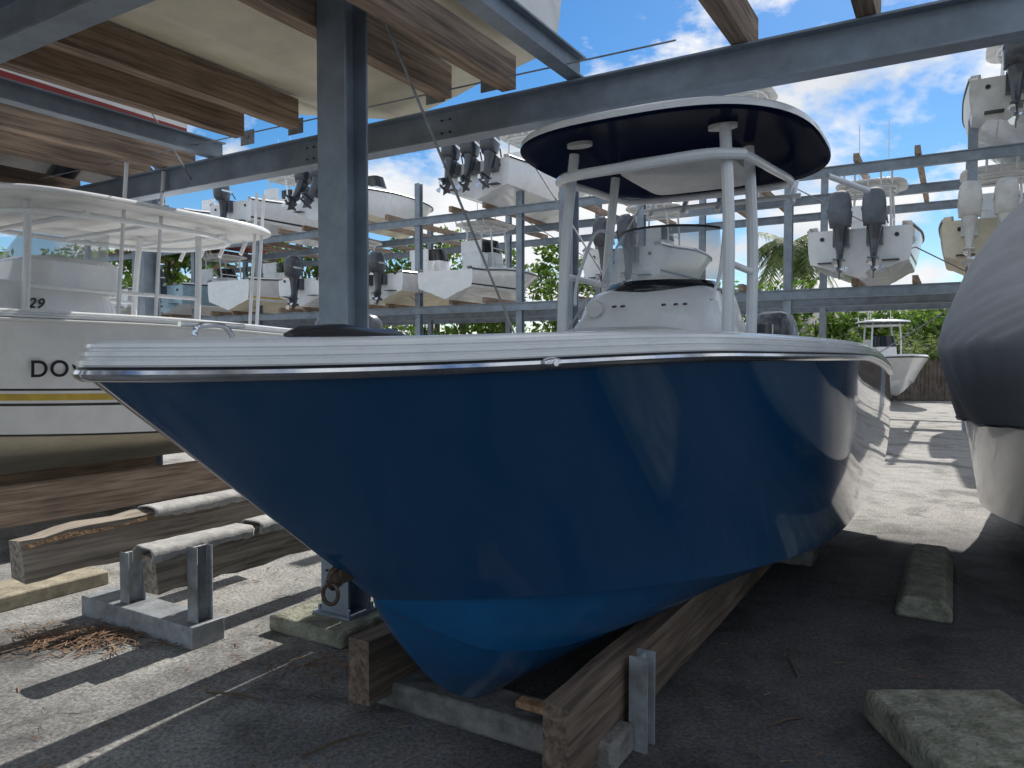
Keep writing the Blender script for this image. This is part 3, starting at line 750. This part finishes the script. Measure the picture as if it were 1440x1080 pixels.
for i in range(46):
    x=9.5+random.uniform(0,12); y=31+random.uniform(-1,1.2); hh=random.uniform(1.2,2.2)
    for k in range(16):
        frond(g,Vector((x,y,hh*random.uniform(.3,.8))),random.uniform(0,6.28),random.uniform(1.0,1.7),random.uniform(.5,1.2),random.uniform(1.2,2.1),w=.3,n=8,lw=.4)
g.ob('areca_hedge',[M_palm,M_bark],None,smooth=False,merge=False,recalc=False)
# ================================================= fence, house
fe=empty('wood_fence'); g=G(); gp=G()
x=9.0
while x<32:
    w=.14; g.box(ID,x,x+w,29.0,29.03,0.05,1.6+random.uniform(-.03,.03)); x+=w+.02
for q in range(9,33,2): gp.box(ID,q,q+.1,29.04,29.14,0,1.65)
g.ob('boards',mat('fence_board',(.15,.12,.10),.9,0,.3,3),fe,smooth=False); gp.ob('posts',M_woodg,fe)
hs=empty('house'); g=G(); g.box(ID,19.5,31.5,50,58,0,4.0); g.ob('walls',mat('stucco',(.6,.56,.48),.9),hs)
X0,X1,Y0,Y1=18.8,32.2,49.3,58.7
mk('roof',[(X0,Y0,3.98),(X1,Y0,3.98),(X1,Y1,3.98),(X0,Y1,3.98),(23,54,6.1),(28,54,6.1)],[(0,1,5,4),(1,2,5),(2,3,4,5),(3,0,4),(0,3,2,1)],mat('roof_shingle',(.24,.24,.23),.9,0,.2,8),hs,smooth=False)
g=G(); 
for q in (21,24.5,28): g.box(ID,q,q+1.4,49.95,49.99,1,2.4)
g.ob('windows',M_dglass,hs)
# ================================================= light & sky
el=R(44)
hv=Vector((AX,AY,0)).normalized()
sv=Vector((hv.x*math.cos(el),hv.y*math.cos(el),math.sin(el)))
sd=bpy.data.lights.new('sun','SUN'); sd.energy=5; sd.angle=R(.5); sd.color=(1,.96,.90)
so=bpy.data.objects.new('sun',sd); sc.collection.objects.link(so); so.rotation_euler=sv.to_track_quat('Z','Y').to_euler(); so.location=(0,0,30)
w=bpy.data.worlds.new('World'); sc.world=w; w.use_nodes=True; nt=w.node_tree; N=nt.nodes; Lk=nt.links
bg=N['Background']; sky=N.new('ShaderNodeTexSky'); sky.sky_type='NISHITA'; sky.sun_disc=False; sky.sun_elevation=el; sky.sun_rotation=math.atan2(hv.x,hv.y)
sky.air_density=1.0; sky.dust_density=.2; sky.ozone_density=3
hsn=N.new('ShaderNodeHueSaturation'); hsn.inputs['Saturation'].default_value=1.35; hsn.inputs['Value'].default_value=.82; Lk.new(sky.outputs['Color'],hsn.inputs['Color'])
tc=N.new('ShaderNodeTexCoord'); mp=N.new('ShaderNodeMapping'); mp.inputs['Scale'].default_value=(1,1,1.8); mp.inputs['Location'].default_value=(2.3,.4,.2)
Lk.new(tc.outputs['Generated'],mp.inputs['Vector'])
n1=N.new('ShaderNodeTexNoise'); n1.inputs['Scale'].default_value=4.2; n1.inputs['Detail'].default_value=10; n1.inputs['Roughness'].default_value=.56; n1.inputs['Distortion'].default_value=.2
Lk.new(mp.outputs['Vector'],n1.inputs['Vector'])
rp=N.new('ShaderNodeValToRGB'); rp.color_ramp.elements[0].position=.44; rp.color_ramp.elements[0].color=(0,0,0,1); rp.color_ramp.elements[1].position=.52; rp.color_ramp.elements[1].color=(1,1,1,1)
Lk.new(n1.outputs['Fac'],rp.inputs['Fac'])
n2=N.new('ShaderNodeTexNoise'); n2.inputs['Scale'].default_value=7; n2.inputs['Detail'].default_value=6; Lk.new(mp.outputs['Vector'],n2.inputs['Vector'])
rc=N.new('ShaderNodeValToRGB'); rc.color_ramp.elements[0].position=.3; rc.color_ramp.elements[0].color=(.68,.73,.80,1); rc.color_ramp.elements[1].position=.55; rc.color_ramp.elements[1].color=(.98,.99,1,1)
Lk.new(n2.outputs['Fac'],rc.inputs['Fac'])
vm=N.new('ShaderNodeVectorMath'); vm.operation='SCALE'; vm.inputs['Scale'].default_value=6.6; Lk.new(rc.outputs['Color'],vm.inputs[0])
mx=N.new('ShaderNodeMix'); mx.data_type='RGBA'; Lk.new(rp.outputs['Color'],mx.inputs['Factor']); Lk.new(hsn.outputs['Color'],mx.inputs[6]); Lk.new(vm.outputs['Vector'],mx.inputs[7])
Lk.new(mx.outputs[2],bg.inputs['Color']); bg.inputs['Strength'].default_value=.15
# ================================================= camera
cd=bpy.data.cameras.new('camera'); cd.lens=26; cd.sensor_width=36; cd.clip_end=1000; cd.clip_start=.05
co=bpy.data.objects.new('camera',cd); sc.collection.objects.link(co); co.location=(0,0,1.65)
co.rotation_euler=(R(90-1.93),0,0); sc.camera=co
